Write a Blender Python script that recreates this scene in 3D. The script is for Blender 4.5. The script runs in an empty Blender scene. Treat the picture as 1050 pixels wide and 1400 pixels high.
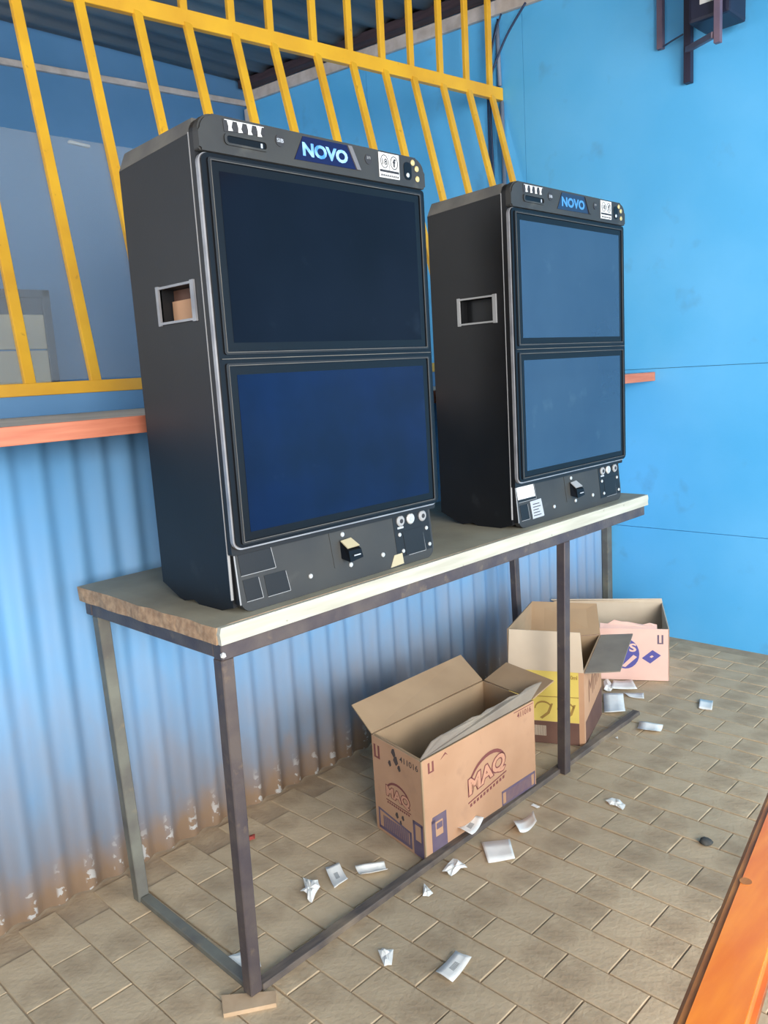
import bpy, bmesh, math, random
from mathutils import Vector, Matrix
random.seed(7)
SC = bpy.context.scene
COL = SC.collection
PI = math.pi

# ------------------------------------------------------------------ camera, world, lights, exposure
F, YAW, PITCH, ROLL = 1113.2188, 0.776758, 0.166353, -0.060132
CAM = Vector((-0.902579, -1.386945, 1.394165))
fw = Vector((math.cos(YAW)*math.cos(PITCH), math.sin(YAW)*math.cos(PITCH), -math.sin(PITCH)))
r0 = fw.cross(Vector((0, 0, 1))).normalized(); u0 = r0.cross(fw)
rt = r0*math.cos(ROLL) + u0*math.sin(ROLL); up = -r0*math.sin(ROLL) + u0*math.cos(ROLL)
cd = bpy.data.cameras.new('camera'); cam = bpy.data.objects.new('camera', cd); COL.objects.link(cam)
cam.matrix_world = Matrix(((rt.x, up.x, -fw.x, CAM.x), (rt.y, up.y, -fw.y, CAM.y), (rt.z, up.z, -fw.z, CAM.z), (0, 0, 0, 1)))
cd.sensor_fit = 'VERTICAL'; cd.sensor_height = 36; cd.lens = F*36/1400; cd.clip_start = .05
SC.camera = cam

w = bpy.data.worlds.new('world'); SC.world = w; w.use_nodes = True
w.node_tree.nodes['Background'].inputs[0].default_value = (.90, .95, 1.0, 1)
w.node_tree.nodes['Background'].inputs[1].default_value = 2.3

def area(name, loc, target, sx, sy, power, col):
    l = bpy.data.lights.new(name, 'AREA'); l.shape = 'RECTANGLE'; l.size = sx; l.size_y = sy; l.energy = power; l.color = col
    o = bpy.data.objects.new(name, l); COL.objects.link(o); o.location = loc
    o.rotation_euler = (Vector(target) - Vector(loc)).to_track_quat('-Z', 'Y').to_euler()
    return o
area('open_front_daylight', (-2.3, -4.6, 1.9), (1.6, .3, .9), 1.6, 1.8, 210, (1, .97, .93))
area('side_opening_daylight', (.9, -3.6, 1.4), (2.9, .3, 1.0), 1.2, 1.6, 70, (.92, .97, 1))
area('back_room_fill', (-2.9, 2.3, 2.0), (2.6, 2.6, 2.2), 1.2, 1.4, 22, (.93, .97, 1))  # added fill lamp to brighten the back room, its opening is made up
SC.view_settings.view_transform = 'Standard'; SC.view_settings.look = 'None'
SC.view_settings.gamma = 1; SC.view_settings.use_curve_mapping = False; SC.view_settings.exposure = 0.35

# ------------------------------------------------------------------ materials
def srgb(r, g, b):
    f = lambda c: (c/255/12.92) if c/255 <= .04045 else ((c/255+.055)/1.055)**2.4
    return (f(r), f(g), f(b), 1)
MATS = {}
def mat(name, c, rough=.6, c2=None, scale=8, detail=4, lo=.35, hi=.65, metal=0, bump=0, bscale=60, spec=.5, stretch=None,
        dirt=None, coat=0, emit=None, rnd=None):
    if name in MATS: return MATS[name]
    m = bpy.data.materials.new(name); m.use_nodes = True; nt = m.node_tree; N = nt.nodes; L = nt.links
    b = N['Principled BSDF']; b.inputs['Roughness'].default_value = rough; b.inputs['Metallic'].default_value = metal
    b.inputs['Specular IOR Level'].default_value = spec; b.inputs['Coat Weight'].default_value = coat
    b.inputs['Base Color'].default_value = c
    tc = N.new('ShaderNodeTexCoord'); vec = tc.outputs['Object']
    if stretch:
        mp = N.new('ShaderNodeMapping'); mp.inputs['Scale'].default_value = stretch; L.new(vec, mp.inputs[0]); vec = mp.outputs[0]
    cur = None
    def noise(sc, det, lo, hi, v=None):
        n = N.new('ShaderNodeTexNoise'); n.inputs['Scale'].default_value = sc; n.inputs['Detail'].default_value = det
        L.new(v or vec, n.inputs['Vector'])
        r = N.new('ShaderNodeMapRange'); r.inputs[1].default_value = lo; r.inputs[2].default_value = hi
        L.new(n.outputs[0], r.inputs[0]); return r.outputs[0]
    def mix(f, a, bb):
        x = N.new('ShaderNodeMix'); x.data_type = 'RGBA'
        if isinstance(f, float): x.inputs[0].default_value = f
        else: L.new(f, x.inputs[0])
        for s, v in ((6, a), (7, bb)):
            if isinstance(v, tuple): x.inputs[s].default_value = v
            else: L.new(v, x.inputs[s])
        return x.outputs[2]
    if c2: cur = mix(noise(scale, detail, lo, hi), c, c2)
    if rnd:
        oi = N.new('ShaderNodeObjectInfo'); hs = N.new('ShaderNodeHueSaturation')
        mr = N.new('ShaderNodeMapRange'); mr.inputs[3].default_value = 1-rnd; mr.inputs[4].default_value = 1+rnd
        L.new(oi.outputs['Random'], mr.inputs[0]); L.new(mr.outputs[0], hs.inputs['Value'])
        if cur: L.new(cur, hs.inputs['Color'])
        else: hs.inputs['Color'].default_value = c
        cur = hs.outputs[0]
    if dirt:   # (colour, scale, lo, hi) second pattern of wear
        cur = mix(noise(dirt[1], 6, dirt[2], dirt[3], tc.outputs['Object']), cur or c, dirt[0])
    if cur: L.new(cur, b.inputs['Base Color'])
    if emit: b.inputs['Emission Color'].default_value = emit[0]; b.inputs['Emission Strength'].default_value = emit[1]
    if bump:
        n = N.new('ShaderNodeTexNoise'); n.inputs['Scale'].default_value = bscale; n.inputs['Detail'].default_value = 5
        L.new(vec, n.inputs['Vector'])
        bp = N.new('ShaderNodeBump'); bp.inputs['Strength'].default_value = bump; bp.inputs['Distance'].default_value = .004
        L.new(n.outputs[0], bp.inputs['Height']); L.new(bp.outputs[0], b.inputs['Normal'])
    m['h'] = 1; MATS[name] = m
    return m

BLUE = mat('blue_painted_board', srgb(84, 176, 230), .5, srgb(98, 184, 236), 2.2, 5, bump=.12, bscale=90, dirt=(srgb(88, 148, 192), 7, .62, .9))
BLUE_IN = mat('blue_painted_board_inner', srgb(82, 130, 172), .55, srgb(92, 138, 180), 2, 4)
SEAM = mat('seam_dark', srgb(40, 90, 130), .8)
YEL = mat('yellow_gloss_paint', srgb(234, 178, 46), .38, srgb(220, 162, 44), 6, 4, dirt=(srgb(170, 120, 50), 30, .68, .8))
CREAM = mat('cream_trim', srgb(206, 196, 190), .6, srgb(180, 168, 160), 12, 4)
ROOF = mat('dull_roof_sheet', srgb(150, 148, 146), .6, srgb(112, 114, 118), 1.6, 5, stretch=(.6, 3, 1), dirt=(srgb(176, 168, 158), 2.5, .6, .85))
BEAM = mat('dark_roof_beam', srgb(66, 50, 56), .7, srgb(50, 38, 44), 8, 4, stretch=(8, .6, 8))
STEEL = mat('weathered_dark_steel', srgb(74, 66, 70), .5, srgb(94, 84, 80), 14, 5, metal=.25, bump=.15, bscale=140, dirt=(srgb(120, 104, 88), 26, .62, .78))
RAILM = mat('dusty_floor_rail', srgb(104, 92, 82), .8, srgb(78, 70, 66), 7, 5, stretch=(2, 14, 1), dirt=(srgb(150, 132, 108), 5, .5, .75))
STEELG = mat('dusty_grey_steel', srgb(122, 122, 110), .6, srgb(98, 94, 88), 9, 5, metal=.15, dirt=(srgb(140, 124, 100), 20, .6, .78))
TABLETOP = mat('dusty_board_top', srgb(164, 158, 138), .6, srgb(142, 136, 118), 5, 5, bump=.1, bscale=70)
BOARDEDGE = mat('worn_white_edge', srgb(188, 186, 170), .65, srgb(170, 166, 150), 9, 5, stretch=(.5, 6, 6), dirt=(srgb(96, 84, 72), 34, .68, .76))
CHIP = mat('raw_chipboard_edge', srgb(190, 156, 122), .9, srgb(156, 124, 96), 60, 6, bump=.5, bscale=150)
ORWOOD = mat('orange_wood_edge', srgb(198, 122, 92), .6, srgb(180, 102, 76), 9, 5, stretch=(.6, 8, 8))
COUNTER = mat('grey_counter_top', srgb(196, 194, 188), .7, srgb(170, 170, 168), 5, 4)
BLACK = mat('dull_black_case', srgb(15, 17, 20), .5, srgb(22, 22, 24), 5, 5, spec=.4, bump=.04, bscale=200, dirt=(srgb(52, 54, 56), 9, .66, .86))
BLACKF = mat('dusty_black_front', srgb(48, 48, 48), .5, srgb(58, 57, 54), 6, 5, spec=.35, dirt=(srgb(84, 82, 76), 13, .66, .88))
DUST = mat('dust_on_black', srgb(112, 108, 100), .8, srgb(84, 82, 80), 9, 5)
BEZEL = mat('gloss_black_bezel', srgb(14, 16, 20), .3, spec=.2)
SILVER = mat('silver_rim', srgb(158, 158, 160), .42, srgb(132, 132, 136), 14, 4, metal=.3)
WORN = mat('worn_grey_edge', srgb(150, 150, 150), .5)
SCR1 = mat('dark_screen_blue_reflection', srgb(8, 14, 40), .07, srgb(9, 20, 54), 5, 5, dirt=(srgb(34, 46, 72), 9, .66, .86), spec=.22)  # blue reflection of the lower screen put into the base tint
SCR1U = mat('dark_screen_less_reflection', srgb(11, 13, 22), .1, srgb(14, 17, 28), 4, 5, dirt=(srgb(32, 40, 52), 9, .64, .85), spec=.10)  # darker copy for the upper screen, its weaker reflection put into the colour
SCR2 = mat('hazy_reflection_screen', srgb(30, 52, 78), .10, srgb(38, 60, 84), 3, 4, dirt=(srgb(62, 84, 100), 7, .62, .85), spec=.7)  # pale base colour holds dust and the painted-in grey blue reflection
NAVY = mat('navy_badge', srgb(8, 16, 62), .35, spec=.3)
NOVO = mat('light_blue_letters', srgb(64, 128, 206), .3, srgb(150, 190, 236), 40, 2)
WHITE = mat('white_sticker', srgb(226, 224, 220), .6, srgb(206, 204, 200), 30, 3)
WHITE2 = mat('grey_sticker', srgb(168, 172, 178), .6)
INK = mat('dark_ink', srgb(44, 42, 44), .6)
CHROME = mat('chrome', srgb(206, 204, 200), .3, metal=.4)
GOLD = mat('brass_spots', srgb(214, 190, 130), .35, metal=.4)
BEIGE = mat('beige_plastic', srgb(176, 164, 132), .5)
CARD = mat('kraft_cardboard', srgb(194, 150, 116), .85, srgb(182, 138, 104), 5, 4, dirt=(srgb(168, 128, 100), 16, .6, .9))
CARDIN = mat('kraft_cardboard_inside', srgb(172, 144, 112), .9, srgb(158, 130, 100), 5, 4)
CARDLT = mat('pale_cardboard', srgb(206, 188, 164), .85, srgb(196, 176, 152), 6, 4)
CARDPK = mat('pinkish_cardboard', srgb(232, 192, 176), .8, srgb(222, 180, 166), 5, 4)
CARDYL = mat('yellow_print', srgb(226, 200, 104), .7, srgb(214, 188, 92), 7, 4)
CARDBR = mat('brown_print', srgb(112, 80, 66), .8, srgb(98, 68, 58), 9, 4)
CARDDK = mat('dusty_grey_flap', srgb(150, 138, 122), .9, srgb(132, 120, 108), 8, 4)
PRINTR = mat('red_brown_print', srgb(128, 72, 66), .8)
PRINTL = mat('orange_tan_print', srgb(206, 150, 120), .8)
PRINTB = mat('blue_grey_print', srgb(100, 84, 104), .8, srgb(112, 96, 108), 20, 3)
PRINTP = mat('blue_violet_print', srgb(86, 84, 150), .8)
PAPER = mat('white_paper', srgb(246, 243, 234), .75, srgb(232, 230, 222), 20, 3)
PAPERINK = mat('faded_grey_print', srgb(150, 152, 152), .8)
PAVER = mat('grey_brown_paver', srgb(194, 172, 140), .9, srgb(176, 154, 124), 9, 6, bump=.5, bscale=70, rnd=.05, dirt=(srgb(150, 128, 100), 5, .55, .85))
SAND = mat('sandy_joint', srgb(178, 156, 126), .95, srgb(156, 134, 108), 12, 5, bump=.5, bscale=90)
BENCH = mat('orange_varnished_wood', srgb(240, 138, 48), .35, srgb(226, 116, 40), 5, 5, stretch=(1.2, 7, 7), coat=.25, dirt=(srgb(196, 126, 60), 4, .62, .85))
BENCHED = mat('brown_worn_wood', srgb(198, 130, 66), .5, srgb(160, 98, 50), 9, 5, stretch=(1.2, 6, 6))
CABLE = mat('dark_cable', srgb(34, 52, 84), .5)
PIPE = mat('grey_pipe', srgb(124, 136, 156), .6)
BRACKET = mat('painted_bracket_steel', srgb(112, 92, 106), .5, srgb(96, 82, 100), 12, 4)
BRACKETD = mat('dark_bracket_steel', srgb(38, 34, 56), .5)
TVM = mat('black_monitor_plastic', srgb(28, 30, 52), .5)
DOORM = mat('beige_door_paint', srgb(206, 192, 164), .6, srgb(190, 178, 156), 5, 4)
DOORF = mat('grey_door_frame', srgb(70, 78, 92), .6)
STONE = mat('dark_stone', srgb(82, 82, 78), .9, srgb(60, 60, 58), 40, 4)
RED = mat('red_scrap', srgb(150, 60, 48), .7)
WOODPALE = mat('pale_wood', srgb(196, 168, 136), .8, srgb(176, 148, 116), 14, 4)
HOLE = mat('brown_inside', srgb(96, 66, 52), .8)

def corrugated_mat():
    m = mat('blue_corrugated_paint', srgb(108, 166, 212), .6, srgb(120, 164, 202), 3, 5)
    nt = m.node_tree; N = nt.nodes; L = nt.links; b = N['Principled BSDF']
    cur = b.inputs['Base Color'].links[0].from_socket
    tc = N.new('ShaderNodeTexCoord'); sx = N.new('ShaderNodeSeparateXYZ'); L.new(tc.outputs['Object'], sx.inputs[0])
    def noise(sc, vec=None, st=None):
        n = N.new('ShaderNodeTexNoise'); n.inputs['Scale'].default_value = sc; n.inputs['Detail'].default_value = 5
        src = tc.outputs['Object']
        if st:
            mp = N.new('ShaderNodeMapping'); mp.inputs['Scale'].default_value = st; L.new(src, mp.inputs[0]); src = mp.outputs[0]
        L.new(src, n.inputs['Vector']); return n.outputs[0]
    def math_(op, a, bb):
        x = N.new('ShaderNodeMath'); x.operation = op
        for i, v in enumerate((a, bb)):
            if isinstance(v, (int, float)): x.inputs[i].default_value = v
            else: L.new(v, x.inputs[i])
        return x.outputs[0]
    def rng(v, a, bb, c=0, d=1):
        r = N.new('ShaderNodeMapRange'); r.inputs[1].default_value = a; r.inputs[2].default_value = bb; r.inputs[3].default_value = c; r.inputs[4].default_value = d
        L.new(v, r.inputs[0]); return r.outputs[0]
    def mix(f, a, bb):
        x = N.new('ShaderNodeMix'); x.data_type = 'RGBA'; L.new(f, x.inputs[0])
        for s, v in ((6, a), (7, bb)):
            if isinstance(v, tuple): x.inputs[s].default_value = v
            else: L.new(v, x.inputs[s])
        return x.outputs[2]
    z = sx.outputs[2]
    # splashed soil on the foot of the sheet
    h = math_('SUBTRACT', z, math_('MULTIPLY', noise(5, st=(3, 1, 1)), .55))
    cur = mix(rng(h, .42, -.20, 0, .75), cur, srgb(158, 146, 142))
    h2 = math_('SUBTRACT', z, math_('MULTIPLY', noise(9, st=(2, 1, 1)), .22))
    cur = mix(rng(h2, .05, -.09, 0, .9), cur, srgb(174, 144, 114))
    # scraped white flecks close to the floor
    fl = rng(noise(38), .54, .57)
    wv = N.new('ShaderNodeMath'); wv.operation = 'COSINE'; L.new(math_('MULTIPLY', math_('SUBTRACT', sx.outputs[0], .028), 2*PI/.085), wv.inputs[0])
    fl = math_('MULTIPLY', fl, rng(wv.outputs[0], -.35, -.75))
    cur = mix(math_('MULTIPLY', fl, rng(z, .13, .03)), cur, srgb(228, 228, 226))
    L.new(cur, b.inputs['Base Color'])
    return m
CORR = corrugated_mat()

def plastic_sheet():
    m = bpy.data.materials.new('milky_plastic_sheet'); m.use_nodes = True; N = m.node_tree.nodes; L = m.node_tree.links
    out = N['Material Output']; N.remove(N['Principled BSDF'])
    t = N.new('ShaderNodeBsdfTransparent'); t.inputs[0].default_value = (.93, .95, .96, 1)
    d = N.new('ShaderNodeBsdfDiffuse'); d.inputs[0].default_value = srgb(176, 184, 190)
    g = N.new('ShaderNodeBsdfGlossy'); g.inputs['Roughness'].default_value = .12; g.inputs[0].default_value = (1, 1, 1, 1)
    a = N.new('ShaderNodeMixShader'); a.inputs[0].default_value = .16; L.new(t.outputs[0], a.inputs[1]); L.new(d.outputs[0], a.inputs[2])
    f = N.new('ShaderNodeFresnel'); f.inputs[0].default_value = 1.4
    c = N.new('ShaderNodeMixShader'); L.new(f.outputs[0], c.inputs[0]); L.new(a.outputs[0], c.inputs[1]); L.new(g.outputs[0], c.inputs[2])
    L.new(c.outputs[0], out.inputs[0]); return m
PLASTIC = plastic_sheet()

# ------------------------------------------------------------------ helpers
def link(name, bm, m, parent=None, smooth=False, loc=None):
    me = bpy.data.meshes.new(name)
    bmesh.ops.recalc_face_normals(bm, faces=bm.faces[:])
    bm.to_mesh(me); bm.free()
    for x in (m if isinstance(m, (list, tuple)) else [m]): me.materials.append(x)
    if smooth:
        for p in me.polygons: p.use_smooth = True
    o = bpy.data.objects.new(name, me); COL.objects.link(o)
    if parent: o.parent = parent
    if loc: o.location = loc
    return o
def tag(o, label=None, cat=None, group=None, kind=None):
    if label: o['label'] = label
    if cat: o['category'] = cat
    if group: o['group'] = group
    if kind: o['kind'] = kind
    return o
def thing(name, label, cat, loc=(0, 0, 0), rz=0, group=None):
    o = bpy.data.objects.new(name, None); COL.objects.link(o); o.location = loc; o.rotation_euler.z = rz
    o.empty_display_size = .1
    return tag(o, label, cat, group)
def box(bm, a, b, bev=0, mi=0):
    a = Vector(a); b = Vector(b)
    vs = [bm.verts.new((x, y, z)) for x in (a.x, b.x) for y in (a.y, b.y) for z in (a.z, b.z)]
    idx = [(0, 1, 3, 2), (4, 6, 7, 5), (0, 4, 5, 1), (2, 3, 7, 6), (0, 2, 6, 4), (1, 5, 7, 3)]
    fs = [bm.faces.new([vs[i] for i in f]) for f in idx]
    for f in fs: f.material_index = mi
    if bev:
        es = list({e for f in fs for e in f.edges})
        bmesh.ops.bevel(bm, geom=es, offset=bev, segments=2, affect='EDGES', profile=.6)
    return fs
def beam(bm, p, q, wx, wy, up_=(0, 1, 0), bev=0):
    """square bar from p to q, wx wide across, wy deep along up_"""
    p = Vector(p); q = Vector(q); d = (q-p).normalized(); u = Vector(up_); u = (u - d*u.dot(d)).normalized(); s = d.cross(u)
    vs = []
    for c in (p, q):
        for a, b in ((-1, -1), (1, -1), (1, 1), (-1, 1)): vs.append(bm.verts.new(c + s*a*wx/2 + u*b*wy/2))
    fs = [bm.faces.new([vs[i] for i in f]) for f in ((0, 1, 2, 3), (7, 6, 5, 4), (0, 4, 5, 1), (1, 5, 6, 2), (2, 6, 7, 3), (3, 7, 4, 0))]
    if bev: bmesh.ops.bevel(bm, geom=list({e for f in fs for e in f.edges}), offset=bev, segments=1, affect='EDGES')
def poly_prism(bm, pts, vec, mi=0):
    """pts: 3D polygon, extruded along vec"""
    vec = Vector(vec); a = [bm.verts.new(p) for p in pts]; b = [bm.verts.new(Vector(p)+vec) for p in pts]
    n = len(pts); fs = [bm.faces.new(a[::-1]), bm.faces.new(b)]
    for i in range(n): fs.append(bm.faces.new((a[i], a[(i+1) % n], b[(i+1) % n], b[i])))
    for f in fs: f.material_index = mi
    return fs
def rrect(x0, z0, x1, z1, rs, n=6):
    """rounded rectangle in x,z; rs = radii bl, br, tr, tl"""
    out = []
    for (cx, cz, r, a0) in ((x0+rs[0], z0+rs[0], rs[0], PI), (x1-rs[1], z0+rs[1], rs[1], 1.5*PI), (x1-rs[2], z1-rs[2], rs[2], 0), (x0+rs[3], z1-rs[3], rs[3], .5*PI)):
        if r <= 0: out.append((cx, cz)); continue
        for i in range(n+1):
            a = a0 + i/n*PI/2; out.append((cx+r*math.cos(a), cz+r*math.sin(a)))
    return out
def xz_prism(bm, pts, y0, y1, mi=0): return poly_prism(bm, [(x, y0, z) for x, z in pts], (0, y1-y0, 0), mi)
def ring_prism(bm, outer, inner, y0, y1):
    n = len(outer)
    A = [bm.verts.new((x, y0, z)) for x, z in outer]; B = [bm.verts.new((x, y0, z)) for x, z in inner]
    C = [bm.verts.new((x, y1, z)) for x, z in outer]; D = [bm.verts.new((x, y1, z)) for x, z in inner]
    for i in range(n):
        j = (i+1) % n
        bm.faces.new((A[i], A[j], B[j], B[i])); bm.faces.new((C[j], C[i], D[i], D[j]))
        bm.faces.new((A[j], A[i], C[i], C[j])); bm.faces.new((B[i], B[j], D[j], D[i]))
def disc(bm, c, r, ax, depth, n=16, dome=0):
    ax = Vector(ax).normalized(); a = ax.orthogonal().normalized(); b = ax.cross(a); c = Vector(c)
    prev = None; rings = [(r, 0), (r, depth*.6), (r*.8, depth)] if dome else [(r, 0), (r, depth)]
    for rr, h in rings:
        ring = [bm.verts.new(c + ax*h + (a*math.cos(t)+b*math.sin(t))*rr) for t in [2*PI*i/n for i in range(n)]]
        if prev:
            for i in range(n): bm.faces.new((prev[i], prev[(i+1) % n], ring[(i+1) % n], ring[i]))
        prev = ring
    bm.faces.new(prev)
def tube(bm, pts, r, n=6):
    P = [Vector(p) for p in pts]; prev = None; u = None
    for i, p in enumerate(P):
        d = (P[min(i+1, len(P)-1)]-P[max(i-1, 0)]).normalized()
        u = d.orthogonal().normalized() if u is None else (u-d*u.dot(d)).normalized()
        v = d.cross(u); ring = [bm.verts.new(p+(u*math.cos(2*PI*k/n)+v*math.sin(2*PI*k/n))*r) for k in range(n)]
        if prev:
            for k in range(n): bm.faces.new((prev[k], prev[(k+1) % n], ring[(k+1) % n], ring[k]))
        else: bm.faces.new(ring[::-1])
        prev = ring
    bm.faces.new(prev)
def spline(pts, n=6):
    P = [Vector(p) for p in pts]; out = []
    for i in range(len(P)-1):
        p0, p1, p2, p3 = P[max(i-1, 0)], P[i], P[i+1], P[min(i+2, len(P)-1)]
        for k in range(n):
            t = k/n; out.append(.5*((2*p1)+(p2-p0)*t+(2*p0-5*p1+4*p2-p3)*t*t+(3*p1-p0-3*p2+p3)*t**3))
    out.append(P[-1]); return out
_tc = {}
def text_polys(s, offset=0):
    """triangulated flat text normalised to its bounding box"""
    k = (s, offset)
    if k in _tc: return _tc[k]
    c = bpy.data.curves.new('t', 'FONT'); c.body = s; c.offset = offset; c.resolution_u = 3
    o = bpy.data.objects.new('t', c); COL.objects.link(o)
    dg = bpy.context.evaluated_depsgraph_get(); me = bpy.data.meshes.new_from_object(o.evaluated_get(dg))
    V = [tuple(v.co) for v in me.vertices]; Fs = [tuple(p.vertices) for p in me.polygons]
    bpy.data.objects.remove(o); bpy.data.curves.remove(c); bpy.data.meshes.remove(me)
    _tc[k] = (V, Fs); return _tc[k]
def text_on(bm, s, O, U, V, N, offset=0, h=.0008, ref=None, bend=None):
    """text filling O + u U + v V (u, v in 0..1), raised h along N"""
    vs, fs = text_polys(s, offset); rv = text_polys(s, ref if ref is not None else offset)[0]
    x0 = min(v[0] for v in rv); x1 = max(v[0] for v in rv); y0 = min(v[1] for v in rv); y1 = max(v[1] for v in rv)
    O, U, V, N = map(Vector, (O, U, V, N)); nv = []
    for v in vs:
        a = (v[0]-x0)/(x1-x0); b = (v[1]-y0)/(y1-y0)
        if bend: b += bend(a)
        nv.append(bm.verts.new(O+U*a+V*b+N*h))
    for f in fs:
        try: bm.faces.new([nv[i] for i in f])
        except ValueError: pass
def patch(bm, pts2, O, U, V, N, h=.0004):
    """flat polygon of (u, v) points on a face"""
    O, U, V, N = map(Vector, (O, U, V, N))
    poly_prism(bm, [O+U*a+V*b for a, b in pts2], N*h)
def slab(bm, q, t, mi=0):
    """panel through polygon q (3D), thickness t to the inside"""
    q = [Vector(p) for p in q]; n = (q[1]-q[0]).cross(q[2]-q[0]).normalized()
    poly_prism(bm, q, n*t, mi)

def ground(u, v, z=.003):
    d = fw + rt*((u-525)/F) - up*((v-700)/F); s = (z-CAM.z)/d.z; return CAM + d*s
# ------------------------------------------------------------------ floor of paving bricks
XR, YC = 2.919, .746
YB = 3.45
bm = bmesh.new(); box(bm, (-4.5, -5.4, -.1), (XR, YB, -.0036))
floor = tag(link('floor', bm, SAND), 'sandy bed under the grey brown brick paving of the room', kind='structure')
def paver_mesh(i):
    bm = bmesh.new(); rr = random.Random(i); L2, W2 = .1032, .0514
    fs = box(bm, (-W2, -L2, -.05), (W2, L2, 0)); top = [f for f in fs if all(abs(v.co.z) < 1e-6 for v in f.verts)][0]
    for v in top.verts: v.co.z += rr.uniform(-.0006, .0006); v.co.x += rr.uniform(-.001, .001)
    bmesh.ops.bevel(bm, geom=list(top.edges), offset=.0018, segments=1, affect='EDGES')
    me = bpy.data.meshes.new('paving_brick'); bmesh.ops.recalc_face_normals(bm, faces=bm.faces[:]); bm.to_mesh(me); bm.free()
    me.materials.append(PAVER); return me
PM = [paver_mesh(i) for i in range(7)]
cells = []
def project(P):
    d = Vector(P)-CAM; z = d.dot(fw)
    return (525+F*d.dot(rt)/z, 700-F*d.dot(up)/z, z) if z > .05 else None
k0 = -16
for k in range(k0, 29):
    for n in range(-16, 3):
        x = -.024 + .106*(k-.5); y = .41 + .21*(n-.5) + (.105 if k % 2 else 0)
        if x+.05 > XR or y+.1 > YC: continue
        pr = project((x, y, 0)); vis = bool(pr and -70 < pr[0] < 1120 and 600 < pr[1] < 1470)
        if x < -1.0 and not vis: continue
        cells.append((0 if vis else 1, pr[2] if pr else 99, x, y))
cells.sort()
rest = bmesh.new()
for i, (a, b, x, y) in enumerate(cells):
    rr = random.Random(i*13+5); z = rr.uniform(-.0005, .0009); rz = rr.uniform(-.008, .008)
    if i < 290:
        o = bpy.data.objects.new('paving_brick', PM[i % 7]); COL.objects.link(o); o.parent = floor
        o.location = (x, y, z); o.rotation_euler = (rr.uniform(-.003, .003), rr.uniform(-.006, .006), rz+(PI if i % 2 else 0))
    else:
        fs = box(rest, (x-.0512, y-.103, -.03), (x+.0512, y+.103, z))
link_rest = tag(link('paving_bricks_beyond', rest, PAVER, floor), kind='stuff')

# ------------------------------------------------------------------ right wall: painted boards on a backing, joints open
bm = bmesh.new(); box(bm, (XR+.012, -5.4, -.1), (XR+.12, YB+.12, 3.55))
wr = tag(link('wall_right', bm, SEAM), 'bright blue boarded wall on the right', kind='structure')
def wallpiece(y0, y1, z0, z1, m, x=XR):
    bm = bmesh.new(); box(bm, (x, y0+.0012, z0+.0012), (XR+.02, y1-.0012, z1-.0012)); return link('wall_board', bm, m, wr)
for (y0, y1) in ((-5.4, -2.9), (-2.9, -.95), (-.95, 1.17)):
    wallpiece(y0, y1, -.02, .552, BLUE); wallpiece(y0, y1, .552, 1.347, BLUE)
wallpiece(-5.4, -2.9, 1.347, 3.5, BLUE); wallpiece(-2.9, -.95, 1.347, 3.5, BLUE); wallpiece(-.95, 1.17, 1.347, 3.5, BLUE)
wallpiece(1.17, 2.3, -.02, 3.5, BLUE); wallpiece(2.3, YB, -.02, 3.5, BLUE)

# corrugated half wall under the counter
bm = bmesh.new(); rows = []
x = -3.2; xs = []
while x < XR-.003: xs.append(x); x += .085/12
xs.append(XR-.003)
for t in (0, .0012):
    for z in (0, 1.29): rows.append([bm.verts.new((x, YC+.009*math.cos(2*PI*(x-.028)/.085)+t, z)) for x in xs])
for a, b in ((0, 1), (2, 3), (0, 2), (1, 3)):
    for i in range(len(xs)-1): bm.faces.new((rows[a][i], rows[a][i+1], rows[b][i+1], rows[b][i]))
tag(link('wall_counter', bm, CORR, smooth=True), 'light blue corrugated sheet half wall below the serving counter', kind='structure')
# corner post
bm = bmesh.new(); box(bm, (XR-.05, YC-.045, 0), (XR-.002, YC-.012, 1.287), .003)
tag(link('trim_1', bm, STEELG), 'grey green corner batten between corrugated sheet and blue wall', kind='structure')

# back room shell
bm = bmesh.new(); box(bm, (-3.2, YB, 0), (XR+.012, YB+.1, 3.55))
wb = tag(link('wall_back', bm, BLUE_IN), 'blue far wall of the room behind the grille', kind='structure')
bm = bmesh.new(); box(bm, (-3.3, -2.9, 0), (-3.2, 1.0, 3.2))
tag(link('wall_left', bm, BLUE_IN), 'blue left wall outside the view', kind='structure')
# roof sheets: corrugated across
bm = bmesh.new(); ys = [-2.9+i*.03 for i in range(int((YB+2.95)/.03)+1)]
prof = lambda y: 3.165 + .057*y + .085 + .012*math.cos(2*PI*y/.18)
vr = [[bm.verts.new((xx, y, prof(y)+dz)) for y in ys] for xx in (-3.3, XR+.1) for dz in (0, .004)]
for a, b in ((0, 2), (1, 3), (0, 1), (2, 3)):
    for i in range(len(ys)-1): bm.faces.new((vr[a][i], vr[a][i+1], vr[b][i+1], vr[b][i]))
tag(link('ceiling', bm, ROOF, smooth=True), 'dull dark blue grey sheet roof', kind='structure')
def trim(name, p, q, a, b, m, label, u=(0, 0, 1)):
    bm = bmesh.new(); beam(bm, p, q, a, b, u, .003); return tag(link(name, bm, m), label, kind='structure')
trim('trim_2', (XR-.014, -5.4, 2.857), (XR-.014, YB, 3.362), .026, .07, CREAM, 'cream wooden cornice strip along the top of the right wall')
trim('trim_3', (-3.2, YB-.014, 3.018), (XR-.03, YB-.014, 3.312), .026, .035, CREAM, 'thin cream cornice strip along the far wall')
trim('trim_4', (XR-.07, -5.4, 2.915), (XR-.07, YB-.03, 3.42), .08, .05, BEAM, 'dark brown roof beam beside the cream cornice')
bm = bmesh.new(); box(bm, (XR-.075, YB-.09, 3.17), (XR-.012, YB-.03, 3.265), .006)
box(bm, (XR-.055, YB-.07, 3.265), (XR-.03, YB-.045, 3.29))
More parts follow.
